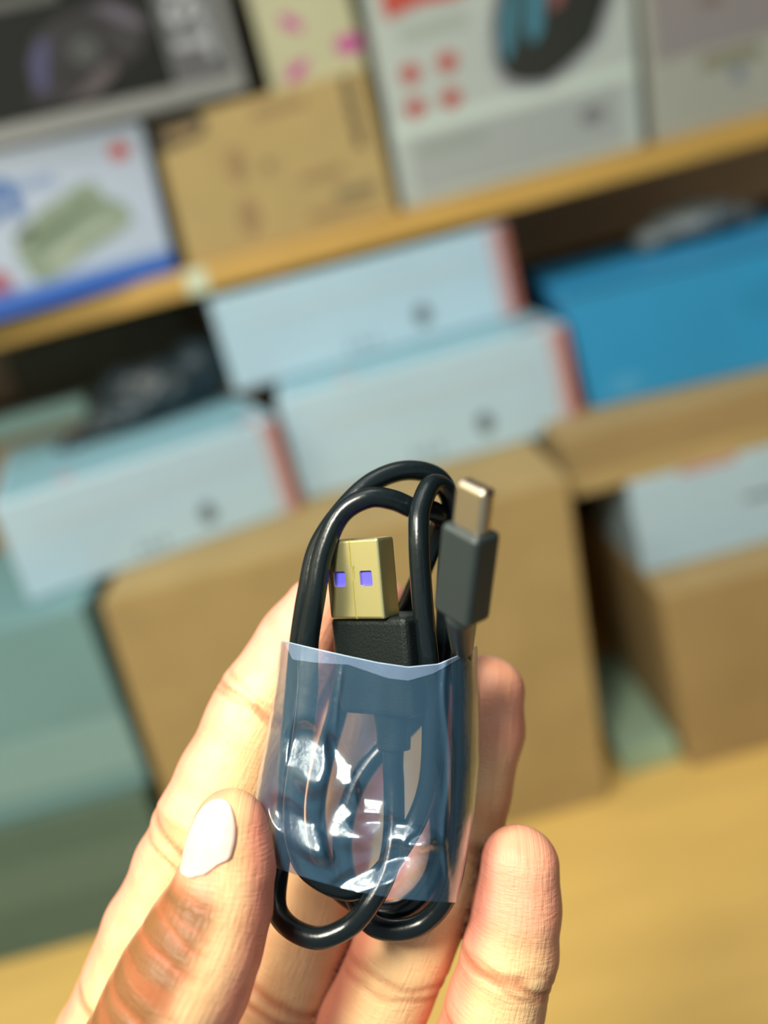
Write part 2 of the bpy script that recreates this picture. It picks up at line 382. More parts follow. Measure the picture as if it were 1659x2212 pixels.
CH = {
 'thumb': [(498, 1779, 127, 4.8), (495, 1820, 126.8, 5.6), (493, 1880, 126.5, 6.2), (474, 1954, 126, 7.1), (440, 2034, 125, 8.1), (402, 2113, 124, 8.7), (362, 2193, 124, 9.0), (315, 2300, 126, 9.6), (235, 2500, 136, 11.5), (215, 2750, 150, 14)],
 'index': [(688, 1318, 153, 5.7), (648, 1385, 153, 6.8), (572, 1520, 152, 7.9), (545, 1570, 151, 7.7), (494, 1684, 150, 8.1), (452, 1785, 149, 8.6), (400, 1880, 151, 8.3), (338, 2010, 153, 8.5), (235, 2250, 157, 9.0), (150, 2460, 163, 10.5)],
 'middle': [(815, 1322, 159, 6.0), (795, 1400, 159, 7.0), (765, 1550, 158, 7.6), (725, 1720, 158, 7.9), (690, 1850, 157, 8.4), (664, 1980, 156, 8.8), (606, 2150, 156, 9.2), (530, 2400, 158, 9.8), (450, 2560, 163, 10.8)],
 'ring': [(1050, 1498, 152, 6.3), (1040, 1580, 152, 6.9), (1012, 1700, 151, 6.9), (985, 1800, 150, 7.5), (930, 1920, 149, 7.7), (870, 2050, 148, 7.7), (800, 2212, 149, 8.1), (700, 2450, 155, 9.5), (640, 2610, 161, 10.5)],
 'little': [(1122, 1868, 140, 5.9), (1117, 1960, 140, 6.6), (1100, 2065, 140, 7.05), (1068, 2180, 141, 7.3), (1035, 2290, 143, 7.6), (950, 2480, 150, 8.6), (880, 2640, 157, 9.5)]}
NAMES = list(CH); CHAIN = {k: (np.array([P(*a[:3]) for a in v]), np.array([a[3] for a in v], float)) for k, v in CH.items()}
WR = [(470, 3000, 178, 17), (520, 3000, 178, 17)]
PALM = []
for k in ('index', 'middle', 'ring', 'little'):
    a = CHAIN[k]; PALM.append((a[0][-1], a[1][-1], P(400 + 60 * NAMES.index(k), 2950, 176), 15.))
a = CHAIN['thumb']; PALM.append((a[0][-1], 14., P(380, 2950, 172), 16.))
PALM.append((CHAIN['index'][0][-1], 10., CHAIN['middle'][0][-1], 10.)); PALM.append((CHAIN['middle'][0][-1], 10., CHAIN['ring'][0][-1], 10.))
PALM.append((CHAIN['ring'][0][-1], 10., CHAIN['little'][0][-1], 9.5))
PALM.append((P(470, 2950, 177), 17., P(430, 3420, 182), 18.)); PALM.append((P(560, 2950, 177), 16., P(560, 3420, 182), 17.))


def cone(p, a, ra, b_, rb):
    ab = b_ - a; t = np.clip(((p - a) @ ab) / (ab @ ab), 0, 1)
    return np.linalg.norm(p - a - t[..., None] * ab, axis=-1) - (ra + t * (rb - ra))


def smin(a, b_, k):
    h = np.clip(.5 + .5 * (b_ - a) / k, 0, 1)
    return b_ + (a - b_) * h - k * h * (1 - h)


def fing(p, k):
    pts, rs = CHAIN[k]; d = None
    for i in range(len(pts) - 1):
        c = cone(p, pts[i], rs[i], pts[i + 1], rs[i + 1]); d = c if d is None else smin(d, c, 1.2)
    return d


def palm(p):
    d = None
    for a_, ra, b2, rb in PALM:
        c = cone(p, a_, ra, b2, rb); d = c if d is None else smin(d, c, 7)
    return d


def hand_sdf(p, parts=False):
    pm = palm(p); fs = [smin(fing(p, k), pm, 5) for k in NAMES]
    if parts: return fs, pm
    d = fs[0]
    for f_ in fs[1:]: d = smin(d, f_, .35)
    return d


# surface nets over the body of the hand, in millimetres
hs = .62
lo = np.array([-74., -222., 112.]); hi = np.array([34., -4., 205.])
N = np.ceil((hi - lo) / hs).astype(int) + 1
G = np.full(N, 9.0, np.float32)
# coarse pass finds the blocks that hold the surface
cs = 12
for ix in range(0, N[0], cs):
    for iy in range(0, N[1], cs):
        cz = np.arange(0, N[2], cs)
        cen = lo + (np.stack([np.full(len(cz), ix + cs / 2), np.full(len(cz), iy + cs / 2), cz + cs / 2], -1)) * hs
        dd = hand_sdf(cen)
        for j, z0 in enumerate(cz):
            if abs(dd[j]) > cs * hs * .5 * 1.74 * 1.35 + 1:
                if dd[j] < 0: G[ix:ix + cs, iy:iy + cs, z0:z0 + cs] = -9
                continue
            xs = np.arange(ix, min(ix + cs, N[0])); ys = np.arange(iy, min(iy + cs, N[1])); zs = np.arange(z0, min(z0 + cs, N[2]))
            g = np.stack(np.meshgrid(xs, ys, zs, indexing='ij'), -1) * hs + lo
            G[ix:ix + cs, iy:iy + cs, z0:z0 + cs] = hand_sdf(g)
G[0] = 9; G[-1] = 9; G[:, 0] = 9; G[:, -1] = 9; G[:, :, 0] = 9; G[:, :, -1] = 9
S = G < 0
cnt = np.zeros(np.array(G.shape) - 1, int)
for dx in (0, 1):
    for dy in (0, 1):
        for dz in (0, 1): cnt += S[dx:N[0] - 1 + dx, dy:N[1] - 1 + dy, dz:N[2] - 1 + dz]
act = (cnt > 0) & (cnt < 8); idx = -np.ones(act.shape, int); cells = np.argwhere(act); idx[act] = np.arange(len(cells))
V = lo + (cells + .5) * hs
quads = []
for ax in range(3):
    sh = [slice(None)] * 3; s1 = list(sh); s0 = list(sh); s0[ax] = slice(0, -1); s1[ax] = slice(1, None)
    ch = S[tuple(s0)] != S[tuple(s1)]; e = np.argwhere(ch)
    o1, o2 = (ax + 1) % 3, (ax + 2) % 3
    ok = (e[:, o1] > 0) & (e[:, o2] > 0) & (e[:, o1] < N[o1] - 1) & (e[:, o2] < N[o2] - 1); e = e[ok]
    def cell(da, db):
        c_ = e.copy(); c_[:, o1] -= da; c_[:, o2] -= db; return idx[c_[:, 0], c_[:, 1], c_[:, 2]]
    q = np.stack([cell(1, 1), cell(0, 1), cell(0, 0), cell(1, 0)], -1)
    flip = ~S[e[:, 0], e[:, 1], e[:, 2]]; q[flip] = q[flip][:, ::-1]; quads.append(q)
quads = np.concatenate(quads)


def grad(fn, p, h=.05):
    g = np.stack([fn(p + np.eye(3)[i] * h) - fn(p - np.eye(3)[i] * h) for i in range(3)], -1)
    return g / (np.linalg.norm(g, axis=-1, keepdims=True) + 1e-9)


for it in range(3):
    d = hand_sdf(V); V = V - grad(hand_sdf, V) * np.clip(d, -.5, .5)[:, None]
# one relaxation step then back to the surface
def relax(V):
    acc = np.zeros_like(V); c_ = np.zeros(len(V))
    for a_, b2 in ((0, 1), (1, 2), (2, 3), (3, 0)):
        np.add.at(acc, quads[:, a_], V[quads[:, b2]]); np.add.at(acc, quads[:, b2], V[quads[:, a_]])
        np.add.at(c_, quads[:, a_], 1); np.add.at(c_, quads[:, b2], 1)
    return acc / np.maximum(c_, 1)[:, None]
V = V * .4 + relax(V) * .6
d = hand_sdf(V); Nn = grad(hand_sdf, V); V = V - Nn * np.clip(d, -.5, .5)[:, None]
fs, pm = hand_sdf(V, True); fs = np.stack(fs); which = fs.argmin(0)


def along(p, k):
    pts, rs = CHAIN[k]; best = np.full(len(p), 1e9); s = np.zeros(len(p)); lat = np.zeros(len(p)); rad = np.ones(len(p)); acc = 0
    for i in range(len(pts) - 1):
        ab = pts[i + 1] - pts[i]; L = np.linalg.norm(ab); t = (p - pts[i]) @ ab / L / L
        tc = np.clip(t, -.5 if i == 0 else 0, 1); dd = np.linalg.norm(p - pts[i] - tc[:, None] * ab, axis=1); m = dd < best
        side = np.cross(np.array([0, 0, -1.]), ab / L); side /= np.linalg.norm(side)
        if side[0] < 0: side = -side
        r_ = rs[i] + np.clip(t, 0, 1) * (rs[i + 1] - rs[i])
        best[m] = dd[m]; s[m] = acc + tc[m] * L; lat[m] = ((p - pts[i]) @ side)[m] / r_[m]; rad[m] = r_[m]; acc += L
    return s, lat, rad


# creases: finger, picture point they pass, bow (mm per lateral unit), depth, width mm, side
CR = [('index', 530, 1510, .8, .46, .55), ('index', 525, 1524, .4, .24, .35), ('index', 545, 1490, 1.2, .12, .3), ('index', 405, 1765, .8, .45, .6), ('index', 400, 1792, -.6, .25, .4), ('index', 250, 2180, .4, .4, .8),
      ('ring', 985, 1800, .5, .30, .6), ('ring', 975, 1822, .2, .12, .4), ('ring', 850, 2085, -1.6, .14, .5), ('ring', 862, 2060, -1.2, .16, .5),
      ('little', 1100, 2065, .9, .40, .55), ('little', 1095, 2083, 1.4, .22, .4), ('little', 1104, 2050, .3, .12, .35), ('little', 1062, 2205, .2, .35, .6), ('little', 1056, 2222, .2, .2, .4),
      ('middle', 610, 2095, .8, .40, .8), ('middle', 600, 2125, .0, .40, .7), ('middle', 705, 1790, .3, .3, .6)]
DC = [('thumb', 470, 1925, -.4, .09, .35), ('thumb', 455, 1990, .9, .12, .35), ('thumb', 445, 2020, 1.6, .22, .45), ('thumb', 425, 2062, 1.1, .26, .5), ('thumb', 400, 2100, .9, .12, .4), ('thumb', 385, 2140, .2, .18, .5), ('thumb', 370, 2175, .5, .12, .4), ('thumb', 345, 2225, .3, .15, .5)]
base = np.array([.74, .34, .205]); pinkc = np.array([.82, .31, .225]); crc = np.array([.46, .12, .055]); brown = np.array([.165, .07, .018]); lit_yel = np.array([.90, .66, .33])  # the yellow is lamp highlight put into the skin colour
Cc = np.tile(base, (len(V), 1)); disp = np.zeros(len(V)); fuv = np.zeros((len(V), 3))
def sm(x, a_, b2): t = np.clip((x - a_) / (b2 - a_), 0, 1); return t * t * (3 - 2 * t)
for fi, k in enumerate(NAMES):
    m = np.where(which == fi)[0]; s, lat, rad = along(V[m], k)
    fuv[m, 0] = s; fuv[m, 1] = lat * rad; fuv[m, 2] = fi * 9
    front = sm(-Nn[m, 2], -.15, .35); onf = sm(6 - (fs[fi][m] - 0) - 0 * s, 0, 1)
    tip = 1 - sm(s, 4, 15); edge = sm(np.abs(lat), .45, .95)
    c = Cc[m]
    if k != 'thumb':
        c = c + (pinkc - c) * (np.clip(tip * .80 + edge * .60, 0, 1))[:, None]  # pink tips; pinker sides painted as falloff from the lit centres
        c = c + (lit_yel - c) * ((1 - tip * .7) * (1 - edge) * .62)[:, None]  # hot yellow highlight painted along the finger centres
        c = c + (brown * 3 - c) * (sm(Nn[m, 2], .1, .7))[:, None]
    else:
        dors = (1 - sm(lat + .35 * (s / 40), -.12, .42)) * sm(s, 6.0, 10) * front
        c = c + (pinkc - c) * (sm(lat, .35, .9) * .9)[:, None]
        c = c + (lit_yel - c) * ((1 - sm(np.abs(lat - .25), .1, .6)) * .5)[:, None]  # bright highlight streak painted down the thumb
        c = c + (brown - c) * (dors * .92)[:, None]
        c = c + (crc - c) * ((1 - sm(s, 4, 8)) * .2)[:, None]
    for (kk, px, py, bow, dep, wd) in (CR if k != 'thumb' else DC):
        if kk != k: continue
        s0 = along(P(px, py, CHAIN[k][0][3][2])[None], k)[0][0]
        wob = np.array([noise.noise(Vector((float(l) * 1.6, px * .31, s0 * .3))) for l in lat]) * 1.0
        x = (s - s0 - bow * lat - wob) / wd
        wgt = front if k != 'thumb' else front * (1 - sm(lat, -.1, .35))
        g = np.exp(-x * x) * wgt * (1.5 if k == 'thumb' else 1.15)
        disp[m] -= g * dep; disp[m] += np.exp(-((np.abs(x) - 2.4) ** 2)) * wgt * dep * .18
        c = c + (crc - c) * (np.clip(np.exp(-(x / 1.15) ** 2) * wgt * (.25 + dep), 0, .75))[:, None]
    Cc[m] = c
for i in range(len(V)):
    v = V[i]; k = noise.noise(Vector((v[0] * .16, v[1] * .16, v[2] * .16))); disp[i] += k * .22
    k2 = noise.noise(Vector((v[0] * .35 + 9, v[1] * .35, v[2] * .35)))
    Cc[i] *= (1 + .05 * k2, 1 + .12 * k2, 1 + .16 * k2)
V = V + Nn * disp[:, None]
Rn, Un, Fn = (np.array(q_) for q_ in (R, U, F))
HW = np.array(CAM) + (V[:, :1] * Rn + V[:, 1:2] * Un + V[:, 2:] * Fn) / 1000
horg = cp(*P(480, 3400, 180))
me = bpy.data.meshes.new('hand')
me.vertices.add(len(HW)); me.vertices.foreach_set('co', (HW - np.array(horg)).ravel())
me.loops.add(len(quads) * 4); me.loops.foreach_set('vertex_index', quads.ravel().astype(np.int32))
me.polygons.add(len(quads)); me.polygons.foreach_set('loop_start', np.arange(0, len(quads) * 4, 4, dtype=np.int32)); me.polygons.foreach_set('loop_total', np.full(len(quads), 4, np.int32))
me.update(); me.validate()
me.polygons.foreach_set('use_smooth', [True] * len(me.polygons))
ca = me.color_attributes.new('skin', 'FLOAT_COLOR', 'POINT'); ca.data.foreach_set('color', np.concatenate([np.clip(Cc, 0, 1), np.ones((len(V), 1))], 1).ravel())
fa = me.attributes.new('fuv', 'FLOAT_VECTOR', 'POINT'); fa.data.foreach_set('vector', fuv.ravel())

sk = bpy.data.materials.new('skin'); sk.use_nodes = True; nt = sk.node_tree; bs = nt.nodes['Principled BSDF']
at = nt.nodes.new('ShaderNodeAttribute'); at.attribute_name = 'skin'; nt.links.new(at.outputs['Color'], bs.inputs['Base Color'])
af = nt.nodes.new('ShaderNodeAttribute'); af.attribute_name = 'fuv'
mp = nt.nodes.new('ShaderNodeMapping'); mp.inputs['Scale'].default_value = (2.4, .5, 1); nt.links.new(af.outputs['Vector'], mp.inputs[0])
n1 = nt.nodes.new('ShaderNodeTexNoise'); n1.inputs['Scale'].default_value = 1.1; n1.inputs['Detail'].default_value = 5; nt.links.new(mp.outputs[0], n1.inputs['Vector'])
mp2 = nt.nodes.new('ShaderNodeMapping'); mp2.inputs['Scale'].default_value = (.35, 2.2, 1); nt.links.new(af.outputs['Vector'], mp2.inputs[0])
n2 = nt.nodes.new('ShaderNodeTexNoise'); n2.inputs['Scale'].default_value = .9; n2.inputs['Detail'].default_value = 4; nt.links.new(mp2.outputs[0], n2.inputs['Vector'])
ad = nt.nodes.new('ShaderNodeMath'); nt.links.new(n1.outputs['Fac'], ad.inputs[0]); nt.links.new(n2.outputs['Fac'], ad.inputs[1])
bp = nt.nodes.new('ShaderNodeBump'); bp.inputs['Strength'].default_value = .5; bp.inputs['Distance'].default_value = .00035
nt.links.new(ad.outputs[0], bp.inputs['Height']); nt.links.new(bp.outputs[0], bs.inputs['Normal'])
bs.inputs['Roughness'].default_value = .42; bs.inputs['Subsurface Weight'].default_value = .16; bs.inputs['Subsurface Radius'].default_value = (1, .35, .18); bs.inputs['Subsurface Scale'].default_value = .0035
bs.inputs['Specular IOR Level'].default_value = .32; bs.inputs['Coat Weight'].default_value = .0; bs.inputs['Coat Roughness'].default_value = .3
hand = bpy.data.objects.new('hand', me); COL.objects.link(hand); me.materials.append(sk)
hand.matrix_world = Matrix.Translation(horg)
hand['label'] = 'bare left hand, palm to the viewer, pinching a coiled black cable between thumb and fingers'; hand['category'] = 'hand'

# thumb nail: a curved plate lying on the thumb
tf = lambda p: fing(p, 'thumb')
nu, nv = 20, 30; rows = []
for j in range(nv + 1):
    for i in range(nu + 1):
        a_ = -1 + 2 * i / nu; b2 = -1 + 2 * j / nv
        x, y = a_ * math.sqrt(1 - .5 * b2 * b2), b2 * math.sqrt(1 - .5 * a_ * a_)
        cx, cy = 449 + 55 * x, 1806 + 94 * y
        cx += -.10 * (cy - 1803); rows.append(P(cx, cy, 124))
NP = np.array(rows)
for it in range(12):
    g = grad(tf, NP); g[:, 0] = np.where(np.abs(g[:, 2]) < .25, g[:, 0], g[:, 0]); d = tf(NP) - .18
    NP = NP - g * (d * .8)[:, None]
gN = grad(tf, NP)
top = NP + gN * .12; bot = NP - gN * .45
Wp = lambda q_: cp(q_[0], q_[1], q_[2])
n_ = len(NP); vs = [Wp(q_) for q_ in top] + [Wp(q_) for q_ in bot]; fcs = []
for j in range(nv):
    for i in range(nu):
        a_ = j * (nu + 1) + i; fcs.append((a_, a_ + 1, a_ + nu + 2, a_ + nu + 1)); fcs.append((a_ + n_, a_ + nu + 1 + n_, a_ + nu + 2 + n_, a_ + 1 + n_))
ring_ = [i for i in range(nu + 1)] + [j * (nu + 1) + nu for j in range(1, nv + 1)] + [nv * (nu + 1) + i for i in range(nu - 1, -1, -1)] + [j * (nu + 1) for j in range(nv - 1, 0, -1)]
for a_, b2 in zip(ring_, ring_[1:] + ring_[:1]): fcs.append((a_, b2, b2 + n_, a_ + n_))
nm = mm('finger_nail', (.70, .49, .42), .25, var=.04, scale=300, coat=.3)
nb = nm.node_tree.nodes['Principled BSDF']; nb.inputs['Subsurface Weight'].default_value = .15; nb.inputs['Subsurface Scale'].default_value = .002
mn = mesh('thumbnail', vs, fcs)
bm = bmesh.new(); bm.from_mesh(mn); bmesh.ops.recalc_face_normals(bm, faces=bm.faces); bm.to_mesh(mn); bm.free()
link('thumbnail', mn, nm, hand, True, label='pale glossy thumbnail')

# ------------------------------------------------------------------ cable
CB = empty('charging_cable', cp(0, -40, 139), 'coiled black charging cable with plugs at both ends, bundled in the clear sleeve', 'cable')
PATH = [(852, 1590, 137), (849, 1650, 136.5), (851, 1700, 136), (850, 1800, 134), (836, 1880, 131.5), (800, 1950, 130), (755, 2000, 130), (690, 2026, 130), (630, 2006, 132), (597, 1960, 135), (602, 1880, 138), (618, 1780, 138.5), (622, 1650, 139), (636, 1500, 139), (648, 1380, 138.5), (664, 1280, 138), (686, 1185, 138.5), (738, 1105, 138), (804, 1042, 139), (880, 1016, 140.5), (950, 1036, 142), (978, 1110, 143), (967, 1220, 144), (962, 1350, 144.5), (952, 1480, 144), (945, 1600, 142), (946, 1720, 140.5), (950, 1830, 139.5), (930, 1905, 139), (880, 1958, 139), (825, 1968, 140), (762, 1945, 141), (715, 1900, 142), (690, 1830, 142), (682, 1740, 142), (700, 1640, 142), (728, 1540, 142.5), (748, 1450, 143.5), (800, 1375, 145), (865, 1330, 145.5), (897, 1270, 145), (925, 1200, 144), (950, 1130, 142), (938, 1105, 139.5), (893, 1098, 137.5), (848, 1080, 136.5), (795, 1076, 136), (736, 1112, 136), (698, 1195, 135.5), (681, 1290, 135), (666, 1390, 135.5), (664, 1500, 135), (650, 1620, 134), (634, 1740, 133), (640, 1820, 131.5), (665, 1878, 132), (715, 1912, 132), (765, 1922, 132.5), (815, 1895, 133), (862, 1835, 134), (905, 1760, 135), (928, 1680, 135), (934, 1570, 134), (928, 1460, 132.5), (917, 1350, 132), (909, 1250, 132), (905, 1160, 132.5), (908, 1100, 134), (932, 1048, 137), (966, 1062, 140), (982, 1130, 142), (984, 1250, 143), (978, 1380, 144), (955, 1470, 144), (890, 1560, 144.5), (815, 1630, 143.5), (768, 1700, 142.5), (742, 1790, 141), (745, 1880, 139.5), (772, 1950, 138), (805, 1998, 136.5), (858, 2010, 136), (915, 1993, 136), (962, 1940, 136), (984, 1860, 136.5), (995, 1760, 137), (998, 1640, 136.5), (1000, 1520, 136), (998, 1440, 134.8), (997, 1380, 132.5)]
K = [P(*a_) for a_ in PATH]


def tube(pts, r, seg=16, per=7, rfn=None):
    pts = [Vector(p_) for p_ in pts]; c = []
    for i in range(len(pts) - 1):
        p0 = pts[max(i - 1, 0)]; p1 = pts[i]; p2 = pts[i + 1]; p3 = pts[min(i + 2, len(pts) - 1)]
        for j in range(per):
            t = j / per
            c.append(.5 * ((2 * p1) + (p2 - p0) * t + (2 * p0 - 5 * p1 + 4 * p2 - p3) * t * t + (3 * p1 - p0 - 3 * p2 + p3) * t ** 3))
    c.append(pts[-1]); v = []; f = []; nrm = None
    for i, p_ in enumerate(c):
        tg = (c[min(i + 1, len(c) - 1)] - c[max(i - 1, 0)]).normalized()
        if nrm is None: nrm = tg.orthogonal().normalized()
        nrm = (nrm - tg * nrm.dot(tg)).normalized(); bn = tg.cross(nrm)
        rr = rfn(i / (len(c) - 1)) if rfn else r
        for k in range(seg):
            a2 = 2 * math.pi * k / seg; v.append(p_ + (nrm * math.cos(a2) + bn * math.sin(a2)) * rr)
    for i in range(len(c) - 1):
        for k in range(seg):
            a2 = i * seg + k; b2 = i * seg + (k + 1) % seg; f.append((a2, b2, b2 + seg, a2 + seg))
    f.append(tuple(reversed(range(seg)))); f.append(tuple(range(len(v) - seg, len(v))))
    return v, f


blk = mm('black_rubber', (.004, .008, .010), .24, bump=.05, bscale=900, spec=.42)
v, f = tube(K, 1.55, 18, 8)
link('cord', mesh('cord', [Wp(q_) for q_ in v], f), blk, CB, True)

def frame(ang, tilt, lean=0.0):
    """plug frame: columns across, up, face normal, in hand-frame axes (x right, y up, z away)"""
    n = Vector((-math.sin(ang), 0, math.cos(ang))); e = Vector((math.cos(ang), 0, math.sin(ang))); u = Vector((0, 1, 0))
    rm = Matrix.Rotation(tilt, 3, 'Z') @ Matrix.Rotation(lean, 3, 'X')
    e, u, n = rm @ e, rm @ u, rm @ n
    f3 = lambda q_: Vector((q_.x, q_.y, -q_.z))                  # z towards the lens -> depth
    return f3(e), f3(u), f3(n)


def rbox(name, cen, fr, wx, hy, tz, m, parent, bev=.4, seg=3, taper=1.0):
    """rounded block; cen in hand-frame mm"""
    e, u, n = fr; bm = bmesh.new(); vs = {}
    for i, sx in enumerate((-1, 1)):
        for j, sy in enumerate((-1, 1)):
            for k, sz in enumerate((-1, 1)):
                tp = taper if sy < 0 else 1
                vs[i, j, k] = bm.verts.new(Vector((sx * wx / 2 * tp, sy * hy / 2, sz * tz / 2 * tp)))
    for fc in (((0,0,0),(0,1,0),(1,1,0),(1,0,0)), ((0,0,1),(1,0,1),(1,1,1),(0,1,1)), ((0,0,0),(0,0,1),(0,1,1),(0,1,0)), ((1,0,0),(1,1,0),(1,1,1),(1,0,1)), ((0,1,0),(0,1,1),(1,1,1),(1,1,0)), ((0,0,0),(1,0,0),(1,0,1),(0,0,1))):
        bm.faces.new([vs[q_] for q_ in fc])
    bmesh.ops.recalc_face_normals(bm, faces=bm.faces)
    if bev: bmesh.ops.bevel(bm, geom=list(bm.edges), offset=bev, segments=seg, affect='EDGES', profile=.5)
    for v_ in bm.verts:
        c_ = v_.co; v_.co = Wp(Vector(cen) + e * c_.x + u * c_.y + n * c_.z)
    bmesh.ops.recalc_face_normals(bm, faces=bm.faces)
    me_ = bpy.data.meshes.new(name); bm.to_mesh(me_); bm.free()
    if m is None: return me_
    return link(name, me_, m, parent, False)


fr = frame(math.radians(38), math.radians(5))
e_, u_, n_v = fr
# plug: metal tube
WS, TS, HS = 10.2, 3.9, 11.6
corner = Vector(P(822, 1250, 131.0)); sc = corner - e_ * WS / 2 - n_v * TS / 2
steel = mat('plug_steel', (.88, .82, .42), .27, metal=.92);  # yellow base colour carries the room's reflection on the metal
shell = rbox('plug_shell', sc, fr, WS, HS, TS, steel, CB, .42, 3)
cutters = []
def cut(cx, cy, cz, wx, hy, tz, bev=0.0):
    me_ = rbox('cutter', sc + e_ * cx + u_ * cy + n_v * cz, fr, wx, hy, tz, None, None, bev)
    o_ = bpy.data.objects.new('cutter', me_); COL.objects.link(o_); cutters.append(o_)
    md = shell.modifiers.new('b', 'BOOLEAN'); md.operation = 'DIFFERENCE'; md.object = o_; md.solver = 'EXACT'
cut(0, .7, 0, WS - .7, HS + .8, TS - .7)                         # hollow, open at the top
cut(-2.55, .1, TS / 2, 2.3, 2.25, 1.2, .3); cut(2.45, .1, TS / 2, 2.3, 2.25, 1.2, .3)    # latch windows
cut(0, -3.1, TS / 2, .2, 6.0, .62)                                # seam, lower
cut(.25, .9, TS / 2, .6, 2.1, .62)                                # dovetail
cut(-.1, 3.9, TS / 2, .2, 4.2, .62)
bpy.context.view_layer.update(); dg = bpy.context.evaluated_depsgraph_get()
me_ = bpy.data.meshes.new_from_object(shell.evaluated_get(dg)); shell.modifiers.clear(); shell.data = me_
for o_ in cutters: bpy.data.objects.remove(o_)
shell['label'] = 'steel tongue of the plug with two square windows, a warm reflection put into its colour'
bl_ = mm('blue_tongue_plastic', (.10, .09, .62), .4)
rbox('blue_tongue', sc + n_v * .35 + u_ * .2, fr, WS - .8, HS - 1.0, 2.4, bl_, shell, .15, 2)
# overmould
oc = Vector(P(885, 1445, 129.6)) - e_ * 7.2 - n_v * 3.9
om = mm('grained_black_plastic', (.006, .010, .010), .38, bump=.22, bscale=3000, spec=.35)
rbox('plug_grip', oc, fr, 14.4, 14.4, 7.8, om, CB, 1.0, 4, .97)
v, f = tube([P(846, 1535, 137), P(850, 1575, 137), P(851, 1618, 136.8)], 2.6, 20, 6, lambda t: 2.75 - .3 * t)
link('strain_relief', mesh('strain_relief', [Wp(q_) for q_ in v], f), om, CB, True)
# second plug, nearer to the lens
fr2 = frame(math.radians(47), math.radians(-4), math.radians(26))
e2, u2, n2 = fr2
c2 = Vector(P(1007, 1235, 113.5))
om2 = mm('satin_black_plastic', (.02, .03, .032), .42, spec=.6)
rbox('small_plug_grip', c2, fr2, 6.2, 12.4, 4.4, om2, CB, .8, 4)
tip = rbox('small_plug_tip', c2 + u2 * 8.8, fr2, 4.8, 6.2, 2.4, mat('tip_steel', (.80, .68, .52), .28, metal=1), CB, .75, 5)
A0 = c2 - u2 * 5.9; A1 = Vector(P(998, 1400, 132.8))
v, f = tube([tuple(A0), tuple((A0 * 2 + A1) / 3), tuple((A0 + A1 * 2) / 3), tuple(A1)], 1.9, 18, 6, lambda t: 2.1 - .5 * t)
link('strain_relief', mesh('strain_relief', [Wp(q_) for q_ in v], f), om2, CB, True)

# ------------------------------------------------------------------ clear sleeve
def interp(tab, y):
    ys = [t[1] for t in tab]; xs = [t[0] for t in tab]; return float(np.interp(y, ys, xs))
LE = [(607, 1383), (594, 1480), (577, 1580), (557, 1680), (549, 1730), (552, 1780), (566, 1830), (588, 1872)]
RE = [(1031, 1395), (1037, 1500), (1036, 1650), (1026, 1750), (1008, 1850), (988, 1950)]
TOPF = [(-1, 0), (-.93, 2), (-.6, 17), (-.3, 30), (0, 42), (.3, 50), (.6, 42), (.85, 18), (1, 0)]
TOPB = [(-1, 0), (-.95, 6), (-.86, 40), (-.6, 46), (-.3, 48), (-.1, 62), (.1, 76), (.3, 80), (.55, 62), (.8, 30), (1, 0)]
HOT = [(668, 1640, 32, 55, .25, 1.0), (742, 1668, 16, 58, .35, .9), (648, 1795, 24, 62, .75, 1.0), (768, 1768, 52, 44, .2, 1.05), (855, 1800, 66, 20, -.25, 1.05), (815, 1893, 80, 22, .35, 1.0), (905, 1822, 22, 15, .5, 1.1), (845, 1875, 18, 40, -.3, .8)]
_k = HANDP + kl * KD - CAM; LAMPQ = np.array([_k.dot(R), _k.dot(U), _k.dot(F)]) * 1000
PLEATS = [[(652, 1397), (631, 1569), (611, 1677), (609, 1760)], [(622, 1540), (577, 1735)], [(741, 1430), (729, 1522), (722, 1600)], [(718, 1640), (699, 1800)]]
